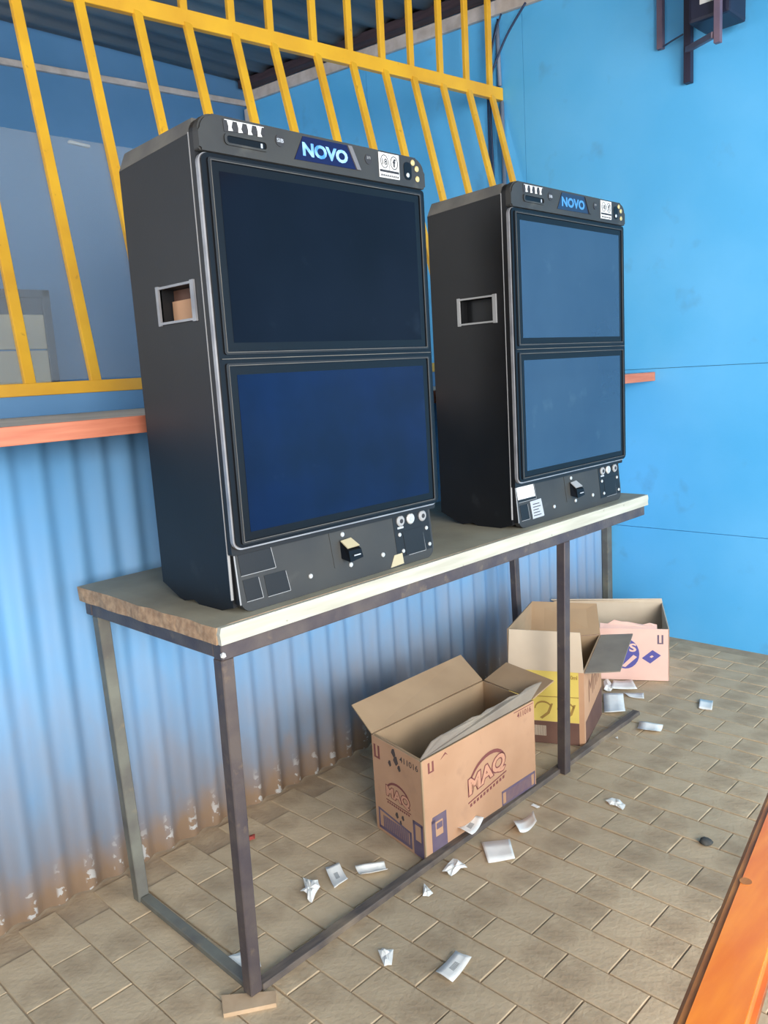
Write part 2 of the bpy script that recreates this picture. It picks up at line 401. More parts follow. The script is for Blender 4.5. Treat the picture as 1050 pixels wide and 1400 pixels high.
tag(link('junction_box', bm, CREAM), 'small cream junction box in the far corner below the cornice', 'junction box')
# door seen through the grille
d1 = bpy.data.objects.new('door_1', None); COL.objects.link(d1); d1.location = (0, YB, 0); tag(d1, 'beige door in grey frame on the far wall behind the grille', kind='structure')
bm = bmesh.new()
for a, b in (((.56, -.035, 0), (.60, -.0, 2.0)), ((1.255, -.035, 0), (1.30, 0, 2.0)), ((.56, -.035, 1.955), (1.30, 0, 2.0))): box(bm, a, b, .003)
link('door_frame', bm, DOORF, d1)
bm = bmesh.new(); box(bm, (.60, -.015, 1.86), (1.255, 0, 1.955)); link('dark_header_panel', bm, DOORF, d1)
bm = bmesh.new(); box(bm, (.60, -.02, 0), (1.255, 0, 1.655), .004); link('lower_panel', bm, DOORM, d1)
bm = bmesh.new(); box(bm, (.60, -.02, 1.665), (1.255, 0, 1.86), .004); link('upper_panel', bm, DOORM, d1)
# short white strip
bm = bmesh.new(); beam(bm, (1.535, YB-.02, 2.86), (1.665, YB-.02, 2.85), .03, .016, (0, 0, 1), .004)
tag(link('white_strip', bm, WHITE), 'short white strip high on the far blue wall', 'fitting')

# ------------------------------------------------------------------ serving counter and grille
cz, cyf = 1.3304, .458
t = thing('serving_counter', 'grey topped serving counter with orange wooden edge above the corrugated wall', 'counter', (0, cyf, cz-.042))
bm = bmesh.new(); box(bm, (-3.19, .02, .012), (XR-.002, 1.0, .042), .001); link('counter_top', bm, COUNTER, t)
bm = bmesh.new(); box(bm, (-3.19, 0, 0), (XR-.002, .0195, .0425), .002); link('edge_board', bm, ORWOOD, t)
bm = bmesh.new(); box(bm, (-3.19, .21, -.0), (XR-.06, .27, .011)); link('support_batten', bm, BEAM, t)
yk = lambda x: 1.32 + (2.85-x)*.12
yl = lambda x, z: yk(x) + .28*(z-2.82)
g = thing('window_grille', 'yellow painted steel bar grille bent above the counter', 'grille', (0, 1.3, 1.33))
gi = Vector((0, -1.3, -1.33))
def gbeam(name, p, q, wx, wy, m=YEL, u=(0, 1, 0)):
    bm = bmesh.new(); beam(bm, Vector(p)+gi, Vector(q)+gi, wx, wy, u, .002); return link(name, bm, m, g)
tops = [-.73, -.53, -.33, -.13, .07, .27, .468, .696, .915, 1.119, 1.329, 1.512, 1.733, 1.929, 2.118, 2.296, 2.488, 2.669, 2.839]
bots = [-.79, -.59, -.39, -.19, .006, .206, .416, .641, .866, 1.09, 1.285, 1.485, 1.70, 1.90, 2.075, 2.256, 2.445, 2.645, 2.80]
for a, b in zip(tops, bots):
    gbeam('bar', (b, yl(b, 1.43), 1.43), (a, yl(a, 2.80), 2.80), .036, .02)
    a2 = a-.012; gbeam('bar', (a2, yk(a2)-.004, 2.83), (a2+.004, yk(a2)-.004, 3.31 if a < 2.5 else 3.262), .034, .02)
gbeam('cross_rail', (-1.2, yk(-1.2), 2.818), (XR-.002, yk(XR), 2.818), .062, .03, u=(0, 1, 0))
gbeam('bottom_rail', (-1.2, yl(-1.2, 1.415), 1.415), (XR-.004, yl(XR, 1.415), 1.415), .04, .024, u=(0, 1, 0))
bm = bmesh.new()
poly_prism(bm, [(-1.2, yl(-1.2, 1.395)+.0, 1.331), (XR-.004, yl(XR, 1.395), 1.331), (XR-.004, yl(XR, 1.395), 1.396), (-1.2, yl(-1.2, 1.395), 1.396)], (0, .018, 0))
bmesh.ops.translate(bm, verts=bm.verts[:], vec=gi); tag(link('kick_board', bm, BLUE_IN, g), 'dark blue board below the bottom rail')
# clear plastic sheet fixed behind the bars
bm = bmesh.new(); x0, x1 = -.9, 1.0
N0 = .012
poly_prism(bm, [(x0, yl(x0, 1.44)+N0, 1.44), (x1, yl(x1, 1.44)+N0, 1.44), (x1, yl(x1, 2.255)+N0, 2.255), (x0, yl(x0, 2.32)+N0, 2.32)], (0, .002, 0))
bmesh.ops.translate(bm, verts=bm.verts[:], vec=gi); tag(link('plastic_sheet', bm, PLASTIC, g), 'milky clear plastic sheet behind the lower left bars')

# pipe and cables on the right wall
bm = bmesh.new(); tube(bm, [(XR-.014, 1.30, 1.34), (XR-.014, 1.30, 2.78)], .011, 8); tube(bm, [(XR-.014, 1.31, 2.86), (XR-.014, 1.315, 3.16)], .011, 8)
tag(link('conduit_pipe', bm, PIPE, smooth=True), 'thin grey conduit pipe on blue wall behind the last grille bar', 'pipe')
def rwcable(pts, r, label, off):
    bm = bmesh.new(); tube(bm, spline([(XR-off, y, z) for i, (y, z) in enumerate(pts)], 5), r, 6)
    return tag(link('cable', bm, CABLE, smooth=True), label, 'cable', 'cables hanging on the right wall')
rwcable([(1.293, 3.176), (1.331, 3.071), (1.356, 2.971), (1.372, 2.884), (1.375, 2.5), (1.365, 2.2), (1.355, 1.9)], .006, 'left of the dark cables looping down behind the grille end', .036)
rwcable([(1.262, 3.188), (1.318, 3.067), (1.341, 2.95), (1.35, 2.87), (1.352, 2.5), (1.345, 2.1)], .005, 'middle dark cable running down beside the grey pipe', .049)
rwcable([(1.103, 3.185), (1.215, 3.078), (1.29, 2.974), (1.338, 2.88), (1.34, 2.75), (1.335, 2.4), (1.33, 2.2)], .006, 'right dark cable slanting from the cornice to the grille end', .062)
bm = bmesh.new(); tube(bm, spline([(.52, .52, 1.342), (.46, .50, 1.352), (.40, .49, 1.368), (.365, .48, 1.362), (.35, .478, 1.341)], 5), .007, 6)
tag(link('cable', bm, CABLE, smooth=True), 'short dark blue cable end on the counter behind the nearest machine', 'cable')

# wall bracket with monitor
t = thing('wall_bracket', 'grey steel wall bracket high on the right wall', 'bracket', (XR, .284, 2.60))
def tb(name, a, b, m, bev=.002):
    bm = bmesh.new(); box(bm, Vector(a)-Vector((XR, .284, 2.60)), Vector(b)-Vector((XR, .284, 2.60)), bev); return link(name, bm, m, t)
tb('post', (XR-.035, .272, 2.595), (XR-.002, .304, 3.15), BRACKETD)
tb('post', (XR-.03, .405, 2.775), (XR-.002, .432, 3.15), BRACKET)
tb('post', (XR-.31, .032, 2.625), (XR-.285, .058, 3.10), BRACKET)
bm = bmesh.new(); beam(bm, Vector((XR-.30, .060, 2.66)), Vector((XR-.037, .285, 2.73)), .022, .024, (0, 0, 1), .002); bmesh.ops.translate(bm, verts=bm.verts[:], vec=-Vector((XR, .284, 2.60))); link('arm', bm, BRACKET, t)
bm = bmesh.new(); tube(bm, [(XR-.02, .43, 2.775), (XR-.03, .36, 2.79), (XR-.034, .306, 2.80)], .004, 5); bmesh.ops.translate(bm, verts=bm.verts[:], vec=-Vector((XR, .284, 2.60))); link('tie_wire', bm, CABLE, t)
t = thing('monitor', 'black monitor hanging in the wall bracket, cut off by the picture top', 'monitor', (XR-.16, .10, 2.745))
bm = bmesh.new(); box(bm, (-.10, -.085, 0), (.08, .085, .36), .014); link('casing', bm, TVM, t)
bm = bmesh.new(); box(bm, (-.1025, -.045, .06), (-.1003, .035, .20)); link('label_sticker', bm, WHITE, t)
bm = bmesh.new(); tube(bm, spline([(XR-.06, .09, 2.88), (XR-.012, -.02, 2.87), (XR-.012, -.4, 2.885), (XR-.012, -.9, 2.86)], 6), .004, 5)
tag(link('cable', bm, CABLE, smooth=True), 'thin cable leaving the wall monitor to the right', 'cable')

# ------------------------------------------------------------------ steel table with chipboard top
H, TL, TD, TT = .90, 1.909, .637, .0384
t = thing('steel_table', 'long steel framed table with worn white edged chipboard top', 'table', (0, 0, 0))
bm = bmesh.new(); nx, ny = 40, 12
gx = [i/nx*TL for i in range(nx+1)]; gy = [.012+i/ny*(TD-.012) for i in range(ny+1)]
rr = random.Random(3)
def edge_x(y, z): return (0 if z == 0 else .002) + rr.uniform(0, .006)
V = {}
for k, z in enumerate((H-TT, H)):
    for i, xx in enumerate(gx):
        for j, yy in enumerate(gy):
            if k == 0 and not (i in (0, nx) or j in (0, ny)): continue
            V[i, j, k] = bm.verts.new((edge_x(yy, k) if i == 0 else xx, yy, z if k == 0 else z - (.003*rr.random() if i == 0 else 0)))
for i in range(nx):
    for j in range(ny): f = bm.faces.new((V[i, j, 1], V[i+1, j, 1], V[i+1, j+1, 1], V[i, j+1, 1])); f.material_index = 0
for j in range(ny):
    for i in (0, nx): f = bm.faces.new((V[i, j, 0], V[i, j+1, 0], V[i, j+1, 1], V[i, j, 1])); f.material_index = 1
for i in range(nx):
    for j in (0, ny): f = bm.faces.new((V[i, j, 0], V[i+1, j, 0], V[i+1, j, 1], V[i, j, 1])); f.material_index = 1
f = bm.faces.new([V[i, 0, 0] for i in range(nx+1)]+[V[nx, j, 0] for j in range(1, ny+1)]+[V[i, ny, 0] for i in range(nx-1, -1, -1)]+[V[0, j, 0] for j in range(ny-1, 0, -1)]); f.material_index = 1
link('table_top', bm, [TABLETOP, CHIP], t)
bm = bmesh.new(); rr = random.Random(9)
pts = [(.006+rr.uniform(-.003, .003), z) for z in (H-TT, H-TT*.7, H-TT*.4, H-.001)]
poly_prism(bm, [(x_, .0, z) for x_, z in pts]+[(TL-.004, 0, H), (TL+.001, 0, H-.012), (TL-.003, 0, H-.026), (TL, 0, H-TT)], (0, .0118, 0)); link('edge_strip', bm, BOARDEDGE, t)
def tleg(name, p, q, wx, wy, m=STEEL, u=(0, 1, 0), label=None):
    bm = bmesh.new(); beam(bm, p, q, wx, wy, u, .0022); o = link(name, bm, m, t)
    if label: tag(o, label)
    return o
zf = H-TT-.001
tleg('frame_rail', (.012, .028, zf-.019), (TL-.006, .028, zf-.019), .036, .032)
tleg('frame_rail', (.012, TD-.03, zf-.018), (TL-.006, TD-.03, zf-.018), .034, .032)
tleg('frame_rail', (.028, .045, zf-.018), (.028, TD-.047, zf-.018), .034, .030, u=(1, 0, 0))
tleg('frame_rail', (TL-.022, .045, zf-.018), (TL-.022, TD-.047, zf-.018), .034, .030, u=(1, 0, 0))
zb = zf-.038
tleg('leg', (.034, .050, .012), (.030, .034, zb), .032, .032)
tag(tleg('leg', (.052, .585, .0), (.036, TD-.045, zb), .032, .032, STEELG), 'dusty grey green leg')
tleg('leg', (1.374, .052, .0), (1.374, .034, zb), .034, .032)
tleg('leg', (TL-.03, TD-.06, .0), (TL-.03, TD-.04, zb), .032, .030)
tleg('floor_rail', (.055, .054, .010), (1.96, .080, .006), .018, .030, RAILM, u=(0, 1, 0))
tleg('floor_rail', (.046, .075, .009), (.054, .566, .009), .017, .028, STEELG, u=(1, 0, 0))
bm = bmesh.new(); bmesh.ops.create_icosphere(bm, subdivisions=1, radius=.007, matrix=Matrix.Translation((.014, .010, zb+.014))); link('weld_spot', bm, WHITE, t)
bm = bmesh.new(); bmesh.ops.create_icosphere(bm, subdivisions=1, radius=.007, matrix=Matrix.Translation((.047, .036, .44))); link('weld_spot', bm, STEEL, t)
# shim tile below the near leg
bm = bmesh.new(); P_ = [ground(u, v, .0) for u, v in ((306, 1392), (378, 1377), (378, 1360), (303, 1366))]; poly_prism(bm, [(p.x, p.y, 0) for p in P_], (0, 0, .0105))
tag(link('wood_shim', bm, WOODPALE), 'pale flat wooden shim under the nearest table leg', 'shim')

# ------------------------------------------------------------------ gaming machines
def text_part(name, s, rect, m, parent, y, offset=0, bend=None, slant=0):
    bm = bmesh.new(); x0, z0, x1, z1 = rect
    text_on(bm, s, (x0, y, z0), (x1-x0, 0, 0), (slant, 0, z1-z0), (0, -1, 0), offset, .0006, bend=bend); return link(name, bm, m, parent)
def machine(name, label, loc, screen, badge_m, dust_sticker):
    t = thing(name, label, 'gaming machine', loc, 0, 'gaming machines on the table')
    W = .672
    # body profile in y, w (depth, height) with a stepped chamfer at the bottom
    prof = [(.03, .012), (.075, .0), (.165, .0), (.185, .008), (.225, .0), (.245, .004), (.315, .034), (.315, .974), (.03, .990)]
    bm = bmesh.new(); poly_prism(bm, [(0.004, y, z) for y, z in prof], (W-.008, 0, 0))
    body = link('body', bm, BLACK, t)
    cb = bmesh.new(); box(cb, (-.05, .073, .635), (.045, .198, .705)); cut = link('cutter', cb, BLACK, t)
    md = body.modifiers.new('b', 'BOOLEAN'); md.object = cut; md.operation = 'DIFFERENCE'; md.solver = 'EXACT'
    bpy.context.view_layer.update()
    dg = bpy.context.evaluated_depsgraph_get(); me = bpy.data.meshes.new_from_object(body.evaluated_get(dg)); body.modifiers.clear(); body.data = me
    bpy.data.objects.remove(cut)
    # handle recess
    bm = bmesh.new()
    for a, b in (((-.001, .060, .628), (.010, .073, .712)), ((-.001, .198, .628), (.008, .208, .712)), ((-.001, .073, .705), (.006, .198, .710)), ((-.001, .073, .630), (.006, .198, .635))): box(bm, a, b)
    link('handle_frame', bm, SILVER if not dust_sticker else WORN, t)
    bm = bmesh.new(); box(bm, (.038, .074, .636), (.044, .197, .704)); hb = link('recess_plate', bm, HOLE if not dust_sticker else BLACK, t)
    if not dust_sticker:
        bm = bmesh.new(); box(bm, (.030, .078, .638), (.037, .193, .680)); tag(link('recess_block', bm, CARD, t), 'tan block inside the side opening')
    # sloping dusty roof
    bm = bmesh.new(); a = [(0.004, .315, .9745), (0.004, .03, .9905), (.016, .035, 1.021), (.016, .305, 1.012)]; b = [(W-.004-x_+.004, y, z) for x_, y, z in a]
    va = [bm.verts.new(p) for p in a]; vb = [bm.verts.new(p) for p in b]
    for f in ((va[0], va[1], va[2], va[3]), (vb[3], vb[2], vb[1], vb[0]), (va[3], va[2], vb[2], vb[3]), (va[2], va[1], vb[1], vb[2]), (va[0], va[3], vb[3], vb[0]), (va[1], va[0], vb[0], vb[1])): bm.faces.new(f)
    tag(link('roof', bm, DUST, t), 'dust covered grey roof panel')
    # front shell with light worn seam
    bm = bmesh.new(); xz_prism(bm, rrect(0.001, .13, W-.001, 1.018, (.004, .004, .03, .03)), .0135, .0285); link('front_shell', bm, BLACK, t)
    bm = bmesh.new(); box(bm, (-.0004, .0288, .03), (.006, .0305, .99)); link('seam_edge', bm, WORN, t)
    # header
    bm = bmesh.new(); xz_prism(bm, rrect(.0, .9505, W, 1.022, (.006, .006, .034, .036), 8), -.006, .0130)
    es = [e for e in bm.edges if all(abs(v.co.y+.006) < 1e-6 for v in e.verts)]
    bmesh.ops.bevel(bm, geom=es, offset=.004, segments=2, affect='EDGES'); hd = link('header', bm, BLACKF, t)
    y = -.0062
    def flat(nm, pts, m, y0=y, h=.001, par=hd, lab=None):
        bm = bmesh.new(); xz_prism(bm, pts, y0-h, y0); o = link(nm, bm, m, par)
        if lab: tag(o, lab)
        return o
    flat('warning_sticker', [(.062, .993), (.165, 1.000), (.166, 1.0175), (.060, 1.0165)], INK)
    bm = bmesh.new()
    for i in range(4):
        a = .072+i*.0245; s = .0035
        xz_prism(bm, [(a, .9955), (a+.008+s, .9965), (a+.008, 1.003), (a+.012, 1.0155), (a-.002, 1.0155), (a+.001, 1.004)], y-.0016, y-.0011)
    xz_prism(bm, [(.064, 1.0150), (.163, 1.0155), (.163, 1.0168), (.064, 1.0163)], y-.0016, y-.0011)
    link('sticker_stripes', bm, WHITE, hd)
    bm = bmesh.new(); ring_prism(bm, rrect(.060, .968, .172, .990, (.009,)*4), rrect(.066, .972, .166, .986, (.006,)*4), y-.003, y); link('slot_frame', bm, BLACKF, hd)
    flat('card_slot', rrect(.066, .972, .166, .986, (.006,)*4), BEZEL, y, .0006); flat('slot_lamp', [(.152, .974), (.157, .974), (.157, .983), (.152, .983)], WHITE2, y-.0006, .0005)
    bm = bmesh.new(); disc(bm, (.205, y, .997), .0125, (0, -1, 0), .0012, 20); link('round_badge', bm, INK, hd)
    text_part('badge_print', 'SIB', (.196, .993, .214, 1.001), WHITE2, hd, y-.0013, .02)
    flat('name_plate', [(.242, .965), (.428, .967), (.402, 1.0165), (.270, 1.0160)], badge_m, y, .0015)
    text_part('name_letters', 'NOVO', (.266, .975, .402, 1.004), NOVO if not dust_sticker else mat('dull_blue_letters', srgb(70, 130, 180), .4), hd, y-.0016, .045)
    flat('plate_wedge', [(.429, .967), (.442, .967), (.416, 1.0165), (.403, 1.0165)], mat('grey_wedge', srgb(104, 102, 104), .5) if not dust_sticker else BLACKF, y, .004)
    bm = bmesh.new(); disc(bm, (.471, y, .996), .0115, (0, -1, 0), .0012, 20); link('round_badge', bm, INK, hd)
    text_part('badge_print', 'am', (.465, .996, .477, 1.002), WORN, hd, y-.0013)
    flat('age_sticker', [(.506, .961), (.577, .962), (.577, 1.0185), (.506, 1.0180)], WHITE)
    bm = bmesh.new()
    for cx in (.525, .559):
        ring_prism(bm, [(cx+.0135*math.cos(k*PI/10), .9985+.0155*math.sin(k*PI/10)) for k in range(20)], [(cx+.0115*math.cos(k*PI/10), .9985+.0135*math.sin(k*PI/10)) for k in range(20)], y-.0016, y-.0011)
    box(bm, (.5415, y-.0016, .980), (.5425, y-.0011, 1.017)); box(bm, (.508, y-.0016, .974), (.575, y-.0011, .9795))
    text_on(bm, '18', (.517, y-.0011, .991), (.017, 0, 0), (0, 0, .014), (0, -1, 0), .02, .0005)
    text_on(bm, 'f', (.554, y-.0011, .989), (.011, 0, 0), (0, 0, .019), (0, -1, 0), .04, .0005)
    link('sticker_print', bm, INK, hd)
    bm = bmesh.new()
    for i in range(9): box(bm, (.512+i*.007, y-.0016, .9645), (.5165+i*.007, y-.0011, .969))
    link('sticker_lettering', bm, INK, hd)
    flat('lock_plate', rrect(.594, .966, .622, 1.008, (.012,)*4), BEZEL)
    bm = bmesh.new(); disc(bm, (.607, y-.001, .977), .0055, (0, -1, 0), .002, 14, 1); link('lock', bm, CHROME, hd)
    for cx, cz_ in ((.628, 1.009), (.642, .996), (.643, .972)):
        bm = bmesh.new(); disc(bm, (cx, y, cz_), .0072, (0, -1, 0), .0022, 16, 1); link('lamp_spot', bm, GOLD, hd)
    # screen door: silver rim, black frame, two screens
    bm = bmesh.new(); xz_prism(bm, rrect(.0, .142, W, .950, (.022, .022, .012, .020)), .004, .0128); dr = link('screen_door', bm, SILVER, t)
    tag(dr, 'silver rimmed door holding both screens')
    O = rrect(.0045, .1465, W-.001, .9485, (.018, .018, .010, .016)); I1 = rrect(.024, .550, W-.022, .931, (.004,)*4); I2 = rrect(.024, .166, W-.022, .529, (.004,)*4)
    bm = bmesh.new(); xz_prism(bm, O, -.001, .0038); link('frame', bm, BEZEL, dr)
    def screen_part(x0, z0, x1, z1, smat):
        bm = bmesh.new(); ring_prism(bm, rrect(x0-.008, z0-.006, x1+.008, z1+.006, (.006,)*4), rrect(x0, z0, x1, z1, (.003,)*4), -.0045, -.0012); link('screen_surround', bm, BLACK, dr)
        bm = bmesh.new(); xz_prism(bm, [(x0+.0015, z0+.0015), (x1-.0015, z0+.0015), (x1-.0015, z1-.0015), (x0+.0015, z1-.0015)], -.0022, -.0012); link('screen', bm, BEZEL, dr)
        bm = bmesh.new(); b_ = .018; xz_prism(bm, [(x0+b_, z0+b_), (x1-b_, z0+b_), (x1-b_, z1-b_), (x0+b_, z1-b_)], -.0028, -.0023); link('display', bm, smat, dr)
        bm = bmesh.new(); e = .0010
        ring_prism(bm, [(x0-.002, z0-.002), (x1+.002, z0-.002), (x1+.002, z1+.002), (x0-.002, z1+.002)], [(x0-.002+e, z0-.002+e), (x1+.002-e, z0-.002+e), (x1+.002-e, z1+.002-e), (x0-.002+e, z1+.002-e)], -.0051, -.0043)
        link('edge_line', bm, WORN if False else DUST, dr)
    screen_part(.026, .560, W-.022, .934, screen[0]); screen_part(.026, .160, W-.022, .530, screen[1])
    bm = bmesh.new(); box(bm, (.010, -.0045, .5445), (W-.008, -.0012, .5460)); link('divider_line', bm, DUST, dr)
    # lower panel, leaning slightly forward
    bw0, bw1 = .012, W-.016
    bm = bmesh.new(); pts = rrect(bw0, .0, bw1, .1395, (.03, .03, .002, .002)); fs = xz_prism(bm, pts, .022, .0298)
    for v in bm.verts:
        if v.co.y < .025: v.co.y -= .012*(1-v.co.z/.14)
    lp = link('lower_panel', bm, BLACKF, t); bm = bmesh.new()
    # side cheek of the lower panel
    poly_prism(bm, [(bw0-.002, .0305, .02), (bw0-.002, .0305, .139), (bw0-.002, .021, .139), (bw0-.002, .011, .02)], (.0018, 0, 0)); link('cheek', bm, BLACK, t)
    bm = bmesh.new(); box(bm, (bw0-.0035, .0195, .02), (bw0-.0005, .0212, .139)); 
    for v in bm.verts: v.co.y -= .012*(1-v.co.z/.14)
    link('worn_edge', bm, WORN, lp)
    yl_ = lambda z: .022-.012*(1-z/.14)
    def lflat(nm, pts, m, h=.001, par=lp, off=0, lab=None):
        bm = bmesh.new(); A = [bm.verts.new((x_, yl_(z)-off-h, z)) for x_, z in pts]; B = [bm.verts.new((x_, yl_(z)-off+.0001, z)) for x_, z in pts]; n = len(pts)
        bm.faces.new(A); bm.faces.new(B[::-1])
        for i in range(n): bm.faces.new((A[i], A[(i+1) % n], B[(i+1) % n], B[i]))
        o = link(nm, bm, m, par)
        if lab: tag(o, lab)
        return o
    def edge(pts, m=WORN):
        for i in range(len(pts)-1):
            (a, b), (c, d) = pts[i], pts[i+1]; bm = bmesh.new(); beam(bm, (a, yl_(b)-.0006, b), (c, yl_(d)-.0006, d), .0012, .0012); link('pressed_edge', bm, m, lp)
    lflat('blank_plate', [(.022, .082), (.117, .082), (.110, .128), (.020, .128)], BLACK, .001)
    lflat('blank_plate', [(.028, .024), (.072, .024), (.066, .072), (.024, .072)], BLACK, .0008)
    lflat('blank_plate', [(.086, .022), (.150, .022), (.143, .070), (.082, .070)], BLACK, .0008)
    edge([(.022, .081), (.118, .081), (.111, .129)]); edge([(.028, .023), (.073, .023), (.067, .070)]); edge([(.086, .021), (.151, .021), (.144, .068)])
    if dust_sticker:
        lflat('paper_sticker', [(.018, .090), (.112, .090), (.105, .136), (.014, .134)], WHITE, .0006, off=.0011, lab='white paper sticker')
        lflat('paper_sticker', [(.088, .020), (.152, .022), (.142, .078), (.080, .076)], WHITE2, .0006, off=.0009, lab='grey paper sticker with printed lines')
        bm = bmesh.new()
        for i in range(5): box(bm, (.094, yl_(.03+i*.009)-.0021, .028+i*.009), (.136-.006*(i % 3), yl_(.03+i*.009)-.0016, .0305+i*.009))
        link('sticker_lines', bm, INK, lp)
    lflat('validator_plate', [(.292, .042), (.378, .036), (.372, .132), (.286, .130)], BLACKF, .0012)
    # bill validator nose
    bm = bmesh.new(); yb_ = .016
    A = [(.316, yb_, .062), (.362, yb_, .062), (.360, yb_, .096), (.318, yb_, .104)]; Bq = [(.326, yb_-.024, .052), (.368, yb_-.026, .058), (.364, yb_-.024, .080), (.324, yb_-.022, .080)]
    va = [bm.verts.new(p) for p in A]; vb = [bm.verts.new(p) for p in Bq]
    bm.faces.new(va[::-1]); bm.faces.new(vb)
    for i in range(4): bm.faces.new((va[i], va[(i+1) % 4], vb[(i+1) % 4], vb[i]))
    nz = link('note_slot', bm, BEZEL, lp)
    bm = bmesh.new(); poly_prism(bm, [(.316, yb_-.003, .1035), (.350, yb_-.003, .1055), (.362, yb_-.020, .0865), (.323, yb_-.019, .0855)], (0, -.0015, .002)); tag(link('beige_guide', bm, BEIGE if not dust_sticker else WORN, lp), 'beige note guide')
    bm = bmesh.new(); box(bm, (.336, yb_-.0278, .066), (.358, yb_-.0262, .0690)); link('slot_print', bm, WHITE2, lp)
    for cx, cz_, r_ in ((.329, .118, .0062), (.345, .040, .0062), (.214, .040, .0060), (.459, .042, .0062), (.528, .081, .0055), (.535, .037, .0055), (.634, .081, .0055), (.640, .036, .0055)):
        bm = bmesh.new(); disc(bm, (cx, yl_(cz_), cz_), r_, (0, -1, 0), .0035, 12, 1); link('bolt', bm, CHROME, lp)
    lflat('button_plate', [(.512, .022), (.650, .024), (.648, .134), (.508, .134)], BLACK, .0008)
    for i, cx in enumerate((.536, .575, .622)):
        bm = bmesh.new(); disc(bm, (cx, yl_(.116), .116), .0145, (0, -1, 0), .006, 20, 1); link('push_button', bm, CHROME if i == 1 else WORN, lp)
        bm = bmesh.new(); disc(bm, (cx, yl_(.116)-.006, .116), .006, (0, -1, 0), .001, 12); link('button_cap', bm, WHITE2 if i == 1 else INK, lp)
    lflat('button_lettering', [(.523, .096), (.546, .096), (.546, .101), (.523, .101)], WHITE2, .0015)
    lflat('coin_plate', [(.545, .024), (.622, .024), (.618, .088), (.540, .088)], BLACK, .0016); edge([(.555, .0225), (.623, .0225), (.619, .072)])
    if not dust_sticker:
        lflat('torn_label', [(.482, .003), (.532, .005), (.530, .033), (.500, .032)], BEIGE, .0014, lab='torn beige paper label')
    return t
machine('gaming_machine', 'black twin screen gaming machine nearest the camera, dark navy screens', (.082, .032, H+.0005), (SCR1U, SCR1), NAVY, False)
machine('gaming_machine', 'black twin screen gaming machine at the far end with pale hazy reflecting screens and white stickers', (1.132, .034, H+.0005), (SCR2, SCR2), mat('dull_badge', srgb(26, 40, 66), .3), True)

# ------------------------------------------------------------------ cardboard boxes
def carton(name, label, base, h, m, mi, loc):
    """base: four floor corners counter-clockwise seen from above, first = nearest"""
    t = thing(name, label, 'box', loc); B = [Vector((x_-loc[0], y-loc[1], 0)) for x_, y in base]
    hs = h if isinstance(h, (list, tuple)) else [h]*4
    c = sum(B, Vector())/4
    bm = bmesh.new(); poly_prism(bm, [b.lerp(c, .01)+Vector((0, 0, .004)) for b in B], (0, 0, .004)); link('bottom_panel', bm, mi, t)
    for i in range(4):
        a, b = B[i], B[(i+1) % 4]; d = (b-a).normalized(); n = Vector((-d.y, d.x, 0))
        if n.dot(c-a) < 0: n = -n
        bm = bmesh.new(); z1, z2 = hs[i], hs[(i+1) % 4]
        q = [a+Vector((0, 0, .003)), b+Vector((0, 0, .003)), b+Vector((0, 0, z2)), a+Vector((0, 0, z1))]
        fs = poly_prism(bm, q, n*.0045, 1); fs[0].material_index = 0
        link('side_panel', bm, [m, mi], t)
    return t, B
def flap(t, pts, m, label=None, mi=None, n_=None):
    bm = bmesh.new(); q = [Vector(p) for p in pts]; n = (q[1]-q[0]).cross(q[2]-q[0]).normalized(); fs = poly_prism(bm, q, n*.004, 0)
    if mi: fs[0].material_index = 1
    o = link('flap', bm, [m, mi] if mi else m, t)
    if label: tag(o, label)
    return o
Z = lambda x, y, z: Vector((x, y, z))
# --- large kraft carton
h = .312; C, R_, BR, L_ = (.673, .076), (1.222, .065), (1.266, .306), (.717, .317); lo = (.95, .19, 0)
t, B = carton('cardboard_box', 'open kraft box printed MAQ standing under the table', (C, R_, BR, L_), h, CARD, CARDIN, lo)
S = lambda x, y, z: (x-lo[0], y-lo[1], z)
flap(t, [S(.719, .319, h), S(1.264, .308, h), S(1.292, .425, .372), S(.737, .420, .372)], CARDIN)
flap(t, [S(1.268, .300, h), S(1.226, .070, h), S(1.315, .045, .352), S(1.350, .262, .36)], CARDIN)
tp = [S(.679, .083, h), S(1.218, .073, h)]; n = 14; rr = random.Random(5)
torn = [S(1.275-(1.275-.735)*i/n, .060+.024*min(1, i/6)+.010*rr.random(), .352-.008*min(1, i/6)+.008*rr.random()) for i in range(n+1)]
bm = bmesh.new(); poly_prism(bm, [Vector(p) for p in tp+torn], (0, .003, .001)); tag(link('flap', bm, CARDDK, t), 'torn dusty front flap')
flap(t, [S(.722, .310, h), S(.680, .084, h), S(.745, .10, .25), S(.80, .295, .25)], CARDIN)
